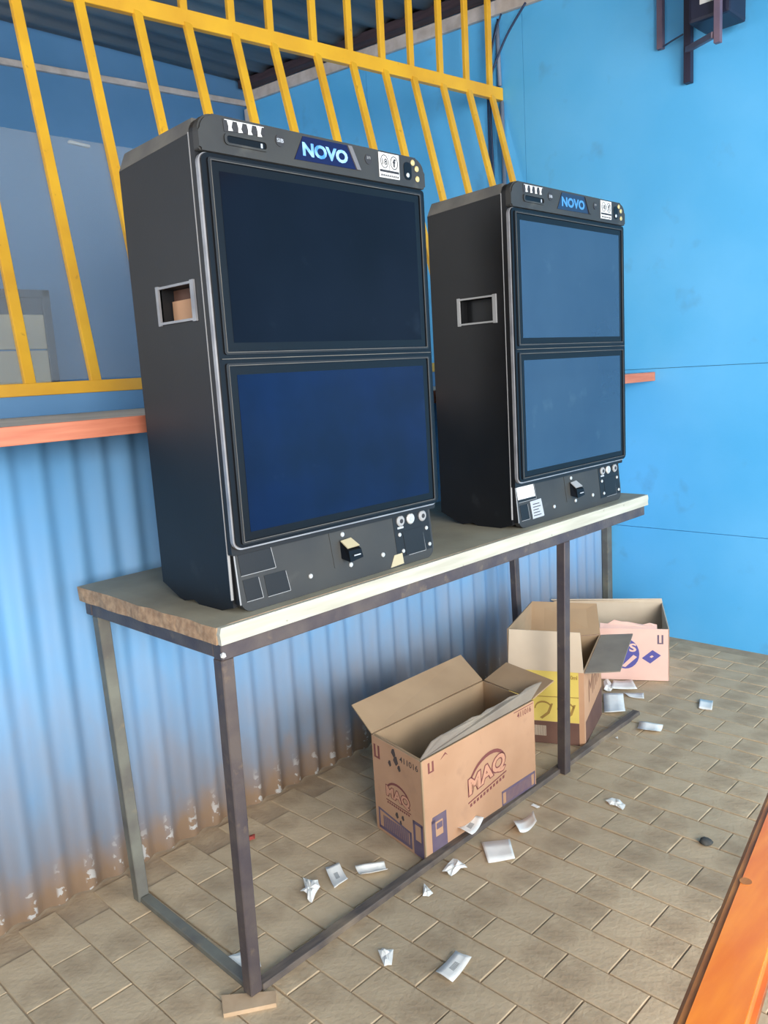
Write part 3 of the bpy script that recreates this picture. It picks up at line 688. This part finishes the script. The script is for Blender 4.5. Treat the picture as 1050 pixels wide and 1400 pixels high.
# prints: front face basis
def face_basis(a, b, off=.0003):
    a = Vector((a[0]-lo[0], a[1]-lo[1], 0)); b = Vector((b[0]-lo[0], b[1]-lo[1], 0)); d = (b-a); n = Vector((d.y, -d.x, 0)).normalized()
    return a, d, n
def maq_logo(t, O, U, V, N, big=True):
    """logo in unit box: arch above outlined letters, print lines below"""
    O, U, V, N = map(Vector, (O, U, V, N))
    bm = bmesh.new(); out = []; inn = []
    for k in range(15):
        a = PI*(.97-.97*k/14); out.append((.5-.5*math.cos(PI-a)*-1*-1, .42+.56*math.sin(a))); inn.append((.5-.46*math.cos(PI-a)*-1*-1, .42+.47*math.sin(a)))
    pts = out+inn[::-1]
    va = [bm.verts.new(O+U*(1-a)+V*b+N*.0007) for a, b in out]; vb = [bm.verts.new(O+U*(1-a)+V*b+N*.0007) for a, b in inn]
    for i in range(14): bm.faces.new((va[i], va[i+1], vb[i+1], vb[i]))
    text_on(bm, 'MAQ', O+V*.22, U, V*.52, N, .085, .0007)
    a = .0
    patch(bm, [(.0, .14), (1.0, .14), (1.0, .17), (.0, .17)], O, U, V, N, .0007)
    for i in range(11): patch(bm, [(.04+i*.085, .03), (.09+i*.085, .03), (.09+i*.085, .10), (.04+i*.085, .10)], O, U, V, N, .0006)
    link('logo_outline', bm, PRINTR, t)
    bm = bmesh.new(); text_on(bm, 'MAQ', O+V*.22, U, V*.52, N, .032, .0011, ref=.085); link('logo_letters', bm, PRINTL, t)
def arrow(bm, u, v, w_, h_, O, U, V, N):
    patch(bm, [(u, v), (u+w_*.3, v), (u+w_*.3, v+h_), (u, v+h_)], O, U, V, N, .0006)
    patch(bm, [(u+w_*.7, v), (u+w_, v), (u+w_, v+h_), (u+w_*.7, v+h_)], O, U, V, N, .0006)
    patch(bm, [(u, v-h_*.15), (u+w_, v-h_*.15), (u+w_, v), (u, v)], O, U, V, N, .0006)
O, D, N = face_basis(C, R_); U = D; V = Z(0, 0, h)
maq_logo(t, O+D*.36+Z(0, 0, .078), D*.35+Z(0, 0, .030), Z(.0, 0, .135), N)
bm = bmesh.new(); arrow(bm, .05, .86, .045, .09, O, U, V, N); link('arrow_print', bm, PRINTR, t); bm = bmesh.new(); patch(bm, [(.15, .92), (.19, .97), (.21, .93), (.19, .95)], O, U, V, N, .0006); link('umbrella_print', bm, PRINTR, t); bm = bmesh.new()
text_on(bm, '411016', O+U*.83+V*.90, U*.14, V*.06, N, .01, .0006); link('number_print', bm, PRINTR, t); bm = bmesh.new(); patch(bm, [(.80, .975), (.99, .975), (.99, .982), (.80, .982)], O, U, V, N, .0006); link('box_print', bm, PRINTR, t)
bm = bmesh.new()
for r_ in ((.055, .02, .175, .40),):
    x0, z0, x1, z1 = r_; ring = [(x0, z0), (x1, z0), (x1, z1), (x0, z1)]
    patch(bm, [(x0, z0), (x1, z0), (x1, z0+.17), (x0, z0+.17)], O, U, V, N, .0006); patch(bm, [(x0, z0+.17), (x0+.03, z0+.17), (x0+.03, z1-.03), (x0, z1-.03)], O, U, V, N, .0006)
    patch(bm, [(x1-.03, z0+.17), (x1, z0+.17), (x1, z1), (x1-.03, z1)], O, U, V, N, .0006); patch(bm, [(x0, z1-.06), (x1-.03, z1-.06), (x1-.03, z1), (x0+.01, z1)], O, U, V, N, .0006)
patch(bm, [(.66, .04), (.99, .0), (.99, .015), (.66, .055)], O, U, V, N, .0006)
for a in range(30):
    u = .70+a*.0085; patch(bm, [(u, .07), (u+.0055, .07), (u+.0055, .19), (u, .19)], O, U, V, N, .0006)
for q in ([(.66, .05), (.99, .05), (.99, .07), (.66, .07)], [(.66, .19), (.99, .19), (.99, .215), (.66, .215)], [(.66, .05), (.67, .05), (.67, .21), (.66, .21)], [(.98, .05), (.99, .05), (.99, .21), (.98, .21)]): patch(bm, q, O, U, V, N, .0006)
patch(bm, [(.095, .26), (.14, .26), (.14, .32), (.095, .32)], O, U, V, N, .0006)
tag(link('panel_prints', bm, PRINTB, t), kind='stuff')
O, D, N = face_basis(L_, C); U = D
maq_logo(t, O+D*.25+Z(0, 0, .112), D*.50, Z(0, 0, .085), N)
bm = bmesh.new(); arrow(bm, .04, .80, .12, .12, O, U, V, N); link('arrow_print', bm, PRINTR, t); bm = bmesh.new(); text_on(bm, '411016', O+U*.58+V*.88, U*.36, V*.06, N, .01, .0006)
link('number_print', bm, mat('black_print', srgb(78, 66, 62), .8), t); bm = bmesh.new()
for (a, b, c_) in ((.46, .93, .08), (.50, .86, .09), (.56, .80, .06), (.37, .80, .06), (.46, .29, .06), (.58, .30, .05), (.53, .24, .04)):
    patch(bm, [(a-c_*.6, b), (a, b-c_*.5), (a+c_*.5, b-.01), (a+c_*.2, b+c_*.6), (a-c_*.3, b+c_*.5)], O, U, V, N, .0006)
tag(link('splash_prints', bm, mat('black_print', srgb(78, 66, 62), .8), t), kind='stuff')
bm = bmesh.new()
for q in ([(.06, .04), (.74, .04), (.74, .20), (.70, .20), (.70, .07), (.06, .07)], [(.06, .04), (.09, .04), (.09, .25), (.06, .25)], [(.06, .24), (.74, .19), (.74, .21), (.06, .26)],
          [(.78, .02), (.97, .02), (.97, .17), (.78, .17)], [(.78, .17), (.82, .17), (.82, .36), (.78, .36)], [(.93, .17), (.97, .17), (.97, .35), (.93, .35)], [(.78, .33), (.97, .33), (.97, .36), (.78, .36)]): patch(bm, q, O, U, V, N, .0006)
for a in range(22): u = .16+a*.024; patch(bm, [(u, .07), (u+.015, .07), (u+.015, .20), (u, .20)], O, U, V, N, .0006)
link('box_print', bm, PRINTB, t)
# --- yellow printed carton
h = .287; C, L_, BK, RB = (1.584, .092), (1.468, .342), (1.756, .435), (1.872, .185); lo = (1.67, .26, 0)
t, B = carton('cardboard_box', 'open box printed yellow and brown, partly hidden behind the table leg', (C, RB, BK, L_), (h, .335, .30, h), CARD, CARDIN, lo)
flap(t, [S(1.468, .342, h), S(1.584, .092, h), S(1.598, .112, .432), S(1.492, .349, .432)], CARDLT, 'pale upright flap facing the camera')
flap(t, [S(1.470, .345, h), S(1.754, .437, .30), S(1.84, .485, .43), S(1.490, .357, .432)], CARDIN)
flap(t, [S(1.758, .435, .30), S(1.874, .187, .335), S(1.955, .247, .43), S(1.845, .483, .43)], CARDIN)
flap(t, [S(1.586, .090, h), S(1.872, .183, .335), S(1.920, .072, .347), S(1.645, -.020, .300)], CARDDK, 'dusty dark flap folded outwards')
O, D, N = face_basis(L_, C); U = D; V = Z(0, 0, h)
bm = bmesh.new(); patch(bm, [(0, .315), (.93, .315), (.93, 1), (0, 1)], O, U, V, N, .0006); tag(link('printed_panel', bm, CARDYL, t), 'yellow printed panel')
bm = bmesh.new(); patch(bm, [(0, .01), (.93, .01), (.93, .31), (0, .31)], O, U, V, N, .0006); tag(link('printed_band', bm, CARDBR, t), 'brown printed band')
bm = bmesh.new(); text_on(bm, 'x 750ml', O+U*.715+V*.90, U*.20, V*.055, N, .02, .0012)
patch(bm, [(0, .635), (.93, .655), (.93, .665), (0, .645)], O, U, V, N, .0010)
for k in range(3):
    cx = .16+.30*k; pts = [(cx+.12*math.cos(a), .48+.11*math.sin(a)) for a in [PI*(.1+.9*i/10) for i in range(11)]]
    pts2 = [(cx+.105*math.cos(a), .48+.085*math.sin(a)) for a in [PI*(.1+.9*i/10) for i in range(11)]]
    for i in range(10): patch(bm, [pts[i], pts[i+1], pts2[i+1], pts2[i]], O, U, V, N, .0010)
    patch(bm, [(cx-.02, .34), (cx+.08, .42), (cx+.13, .56), (cx+.10, .56), (cx+.05, .44), (cx-.05, .36)], O, U, V, N, .0010)
link('panel_motif', bm, mat('ochre_print', srgb(158, 124, 62), .8), t)
bm = bmesh.new()
for a in range(26):
    u = .04+a*.0175; patch(bm, [(u, .11), (u+.011, .11), (u+.011, .25), (u, .25)], O, U, V, N, .0010)
patch(bm, [(.70, .10), (.76, .10), (.76, .24), (.70, .24)], O, U, V, N, .0010); link('barcode', bm, CARDLT, t)
O, D, N = face_basis(C, RB); U = D
bm = bmesh.new(); patch(bm, [(.06, .01), (1, .01), (1, .42), (.06, .31)], O, U, V, N, .0006); link('printed_band', bm, CARDBR, t)
bm = bmesh.new(); text_on(bm, 'Mnn', O+U*.25+V*.50, U*.6+V*.12, V*.3, N, .0, .0008); link('panel_motif', bm, mat('brown_ink', srgb(140, 100, 76), .8), t)
# --- pinkish carton in the corner
C = (2.348, .123); d1_ = Vector((-.504, .864)); d2_ = Vector((.864, .504)); L_ = (C[0]+d1_.x*.5, C[1]+d1_.y*.5); RB = (C[0]+d2_.x*.33, C[1]+d2_.y*.33); BK = (L_[0]+d2_.x*.33, L_[1]+d2_.y*.33); lo = (2.36, .42, 0)
t, B = carton('cardboard_box', 'torn open pale pink box with blue round print near the corner', (C, RB, BK, L_), (.238, .262, .262, .238), CARDPK, CARDLT, lo)
O, D, N = face_basis(L_, C); U = D; V = Z(0, 0, .238)
bm = bmesh.new(); P0 = O+U*.30+V*.985; rr = random.Random(8)
pts = [O+U*.42+V*1.0, O+U*.90+V*1.0]+[O+U*(.90-.48*i/8)-N*.02+V*(1.05+.04*rr.random()+(.05 if 3 < i < 7 else 0)) for i in range(9)]
poly_prism(bm, pts, -N*.003); tag(link('flap', bm, CARDPK, t), 'torn pink front flap')
bm = bmesh.new(); cx, cy, rx, ry = .63, .52, .12, .29
e1 = [(cx+rx*math.cos(k*PI/12), cy+ry*math.sin(k*PI/12)) for k in range(24)]; patch(bm, e1, O, U, V, N, .0006)
patch(bm, [(.77, .44), (.86, .60), (.93, .50), (.84, .34)], O, U, V, N, .0006); link('round_logo', bm, PRINTP, t)
bm = bmesh.new(); text_on(bm, 'S', O+U*.665+V*.56, U*.06, V*.16, N, .03, .0011); link('logo_letter', bm, CARDPK, t); bm = bmesh.new(); patch(bm, [(.60, .28), (.63, .26), (.73, .46), (.70, .50)], O, U, V, N, .0010); patch(bm, [(.835, .47), (.855, .50), (.87, .48), (.85, .45)], O, U, V, N, .0010); tag(link('logo_slashes', bm, CARDPK, t), kind='stuff')
bm = bmesh.new(); arrow(bm, .90, .74, .05, .15, O, U, V, N); link('box_print', bm, PRINTB, t)
flap(t, [S(RB[0], RB[1], .262), S(BK[0], BK[1], .262), S(BK[0]-.02, BK[1]+.004, .275), S(RB[0]+.0, RB[1]+.004, .278)], CARDLT)

# ------------------------------------------------------------------ paper litter
def strip(name, label, quad, curl, ends=None, barcode=False, grp='paper slips on the floor', z0=.0025):
    """quad: four floor points (x, y); the sheet is curled along its first direction"""
    q = [Vector((x_, y, 0)) for x_, y in quad]; c = sum(q, Vector())/4; q = [p-c for p in q]; bm = bmesh.new(); nu, nv = 10, 3; G = []
    for i in range(nu+1):
        u = i/nu; row = []
        for j in range(nv+1):
            v = j/nv; p = q[0].lerp(q[1], u).lerp(q[3].lerp(q[2], u), v); p.z = curl*(2*u-1)**2 + .0012*math.sin(5*v+3*u) + .0012
            row.append(p)
        G.append(row)
    top = [[bm.verts.new(p+Vector((0, 0, .0006))) for p in r_] for r_ in G]; bot = [[bm.verts.new(p) for p in r_] for r_ in G]
    for i in range(nu):
        for j in range(nv): bm.faces.new((top[i][j], top[i+1][j], top[i+1][j+1], top[i][j+1])); bm.faces.new((bot[i][j+1], bot[i+1][j+1], bot[i+1][j], bot[i][j]))
        bm.faces.new((bot[i][0], bot[i+1][0], top[i+1][0], top[i][0])); bm.faces.new((top[i][nv], top[i+1][nv], bot[i+1][nv], bot[i][nv]))
    for j in range(nv): bm.faces.new((top[0][j], top[0][j+1], bot[0][j+1], bot[0][j])); bm.faces.new((bot[nu][j], bot[nu][j+1], top[nu][j+1], top[nu][j]))
    if not barcode:
        o = link(name, bm, PAPER, smooth=True, loc=(c.x, c.y, z0)); return tag(o, label, 'paper', grp)
    t = thing(name, label, 'paper', (c.x, c.y, z0), 0, grp); link('sheet', bm, PAPER, t, True)
    bm = bmesh.new()
    for k in range(9):
        for (a, b) in ((k*.036+.36, k*.036+.38),):
            pts = []
            for u, v in ((a, .36), (b, .36), (b, .64), (a, .64)):
                p = q[0].lerp(q[1], u).lerp(q[3].lerp(q[2], u), v); p.z = curl*(2*u-1)**2 + .0012*math.sin(5*v+3*u)+.0012+.0009; pts.append(p)
            poly_prism(bm, pts, (0, 0, .0003))
    tag(link('barcode', bm, PAPERINK, t), 'grey printed barcode'); return t
def crumple(name, label, px, hgt, grp='paper scraps on the floor', m=PAPER, cat='paper', seed=1):
    pts = [Vector((x_, y, 0)) for x_, y in px]; c = sum(pts, Vector())/len(pts); rr = random.Random(seed); bm = bmesh.new()
    rim = []; n = len(pts)
    for i in range(n):
        a, b = pts[i]-c, pts[(i+1) % n]-c; rim += [a, (a+b)/2*(1+rr.uniform(-.07, .05))]
    A = [bm.verts.new(p+Vector((0, 0, rr.uniform(.001, hgt*.5)))) for p in rim]; Bm = [bm.verts.new(p*rr.uniform(.45, .6)+Vector((0, 0, rr.uniform(.3, 1)*hgt))) for p in rim]; top = bm.verts.new((0, 0, hgt*.5))
    m2 = len(rim)
    for i in range(m2):
        j = (i+1) % m2; bm.faces.new((A[i], A[j], Bm[j], Bm[i])); bm.faces.new((Bm[i], Bm[j], top))
    r_ = bmesh.ops.extrude_face_region(bm, geom=bm.faces[:]); bmesh.ops.translate(bm, vec=(0, 0, -.0008), verts=[g_ for g_ in r_['geom'] if isinstance(g_, bmesh.types.BMVert)])
    return tag(link(name, bm, m, loc=(c.x, c.y, .0028)), label, cat, grp)
def w5(*L): return [tuple(ground(380+x_/2.763, 1050+y/2.763)[:2]) for x_, y in L]
def w4(*L): return [tuple(ground(660+x_/3.5, 780+y/3.5)[:2]) for x_, y in L]
def w1(*L): return [tuple(ground(850+x_/5.25, 860+y/5.25)[:2]) for x_, y in L]
def w2(*L): return [tuple(ground(700+x_/3.5, 1040+y/3.5)[:2]) for x_, y in L]
def w7(*L): return [tuple(ground(x_/2.625, 1000+y/2.625)[:2]) for x_, y in L]
crumple('paper_scrap', 'crumpled white paper left of the barcode slip inside the table frame', w5((95, 420), (128, 428), (152, 430), (160, 458), (142, 480), (128, 510), (112, 500), (110, 478), (85, 470), (104, 455)), .018, seed=2)
strip('paper_slip', 'white slip with barcode between crumpled paper and rolled slip', w5((215, 462), (180, 385), (232, 366), (265, 425)), .006, barcode=True)
strip('paper_slip', 'rolled white slip left of the large kraft box', w5((292, 385), (318, 415), (416, 398), (402, 366)), .012)
crumple('paper_scrap', 'tiny paper scrap behind the floor rail below the kraft box corner', w5((443, 445), (455, 420), (472, 427), (458, 442)), .006, seed=3)
crumple('paper_scrap', 'small torn paper just in front of the floor rail', w5((547, 486), (552, 440), (566, 452), (586, 475), (570, 486)), .010, seed=4)
crumple('paper_scrap', 'crumpled white strip below the kraft box front corner', w5((620, 395), (662, 348), (695, 360), (715, 378), (690, 384), (655, 410), (640, 400)), .016, seed=5)
strip('paper_slip', 'slip with barcode leaning over the floor rail by the kraft box', w5((675, 270), (722, 220), (780, 236), (735, 300)), .010, barcode=True, z0=.034)
strip('paper_slip', 'largest plain white slip in front of the floor rail', w5((768, 283), (876, 271), (896, 345), (795, 360)), .001)
strip('paper_slip', 'curled white slip right of the largest slip', w5((888, 215), (965, 178), (978, 218), (915, 258)), .014)
crumple('paper_scrap', 'thin paper sliver beside the kraft box right corner', w5((955, 142), (965, 135), (990, 148), (978, 152)), .003, seed=6)
crumple('paper_scrap', 'small folded paper alone near the bottom of the picture', w5((378, 690), (396, 684), (436, 688), (430, 745), (402, 753)), .010, seed=7)
strip('paper_slip', 'slip with barcode nearest the camera in front of the table', w5((596, 775), (672, 697), (732, 722), (660, 814)), .004, barcode=True)
strip('paper_slip', 'rolled white slip nearest the yellow printed box', w4((578, 600), (582, 690), (683, 686), (672, 598)), .010)
crumple('paper_scrap', 'crumpled paper against the yellow printed box', w4((578, 532), (600, 522), (628, 565), (612, 582), (580, 576)), .018, seed=8)
strip('paper_slip', 'arched paper slip in front of the pink box', w4((612, 572), (740, 575), (715, 532), (625, 532)), .004, z0=.006)
strip('paper_slip', 'narrow slip right of the rolled slip by the pink box', w4((672, 588), (770, 590), (772, 618), (700, 606)), .003)
strip('paper_slip', 'narrow curled slip beyond the end of the floor rail', w4((750, 730), (738, 764), (850, 780), (863, 746)), .007)
strip('paper_slip', 'small square paper alone near the blue wall', w1((562, 506), (655, 520), (648, 588), (552, 570)), .002)
crumple('paper_scrap', 'fan shaped folded paper in the middle of the open floor', w2((447, 192), (480, 178), (515, 190), (543, 215), (530, 237), (505, 222), (485, 215), (468, 212)), .008, seed=9)
crumple('paper_scrap', 'white paper piece behind the foot of the nearest table leg', w7((815, 815), (862, 795), (930, 812), (938, 850), (862, 868)), .012, seed=10)
crumple('paper_scrap', 'tiny paper fleck on the grey flap height of floor beyond the rail', w4((634, 800), (645, 795), (648, 806)), .003, seed=11)['label'] = 'tiny paper fleck beside the far end of the floor rail'
g0 = ground(965, 1152)
bm = bmesh.new(); bmesh.ops.create_icosphere(bm, subdivisions=2, radius=.02)
rr = random.Random(2)
for v in bm.verts: v.co *= rr.uniform(.85, 1.1); v.co.z = max(v.co.z*.5, -.004)
tag(link('pebble', bm, STONE, smooth=True, loc=(g0.x, g0.y, .0055)), 'dark round pebble on the open floor near the orange bench', 'stone')
g0 = ground(338, 1147)
tag(crumple('plastic_scrap', '', [(g0.x-.02, g0.y-.01), (g0.x+.015, g0.y-.02), (g0.x+.03, g0.y), (g0.x, g0.y+.01)], .010, 'scraps', RED, 'scrap', 12), 'small dark red scrap on the paving behind the nearest leg', 'scrap')

# ------------------------------------------------------------------ orange bench at the right
BO = Vector((-.063, -1.005, .6)); bd = Vector((.986, .165, 0)).normalized(); bn = Vector((bd.y, -bd.x, 0))
t = thing('wooden_bench', 'orange varnished wooden bench top at the lower right edge', 'bench', (.3, -1.0, 0)); bi = Vector((-.3, 1.0, 0))
def slat(o0, wd, m, th=.032, x0=-.22, x1=1.25):
    bm = bmesh.new(); a = BO+bd*x0+bn*o0+bi; poly = [a, a+bd*(x1-x0), a+bd*(x1-x0)+bn*wd, a+bn*wd]
    fs = poly_prism(bm, [p-Z(0, 0, th) for p in poly], (0, 0, th)); bmesh.ops.bevel(bm, geom=[e for e in bm.edges], offset=.009, segments=3, affect='EDGES')
    return link('slat', bm, m, t)
lp0 = lambda s_, n_, z_: BO+bd*s_+bn*n_+bi+Vector((0, 0, z_))
slat(0, .078, BENCH)
bm = bmesh.new(); beam(bm, lp0(-.21, .004, -.012), lp0(1.24, .004, -.012), .020, .018, (0, 0, 1), .006); tag(link('worn_edge', bm, BENCHED, t), 'brown worn front edge')
k_ = ground(1008, 1202, .6); bm = bmesh.new(); disc(bm, (k_.x-.3+bn.x*.012, k_.y+1.0+bn.y*.012, .5996), .009, (0, 0, 1), .0012, 14); tag(link('knot', bm, BENCHED, t), 'dark knot')
slat(.092, .078, BENCH); slat(.184, .078, BENCH); slat(.276, .078, BENCH)
bm = bmesh.new()
def lp_(s, n_, z): return BO+bd*s+bn*n_+bi+Z(0, 0, z)
for s in (-.17, 1.12):
    for n_ in (.03, .35):
        bm = bmesh.new(); beam(bm, lp_(s, n_, -.6), lp_(s, n_, -.075), .05, .05, (1, 0, 0), .003); link('leg', bm, BENCHED, t)
    bm = bmesh.new(); beam(bm, lp_(s, .005, -.054), lp_(s, .375, -.054), .05, .04, (0, 0, 1), .003); link('cross_bar', bm, BENCHED, t)
bm = bmesh.new(); beam(bm, lp_(-.14, .02, -.055), lp_(1.09, .02, -.055), .044, .026, (0, 0, 1), .003); link('apron', bm, BENCHED, t)
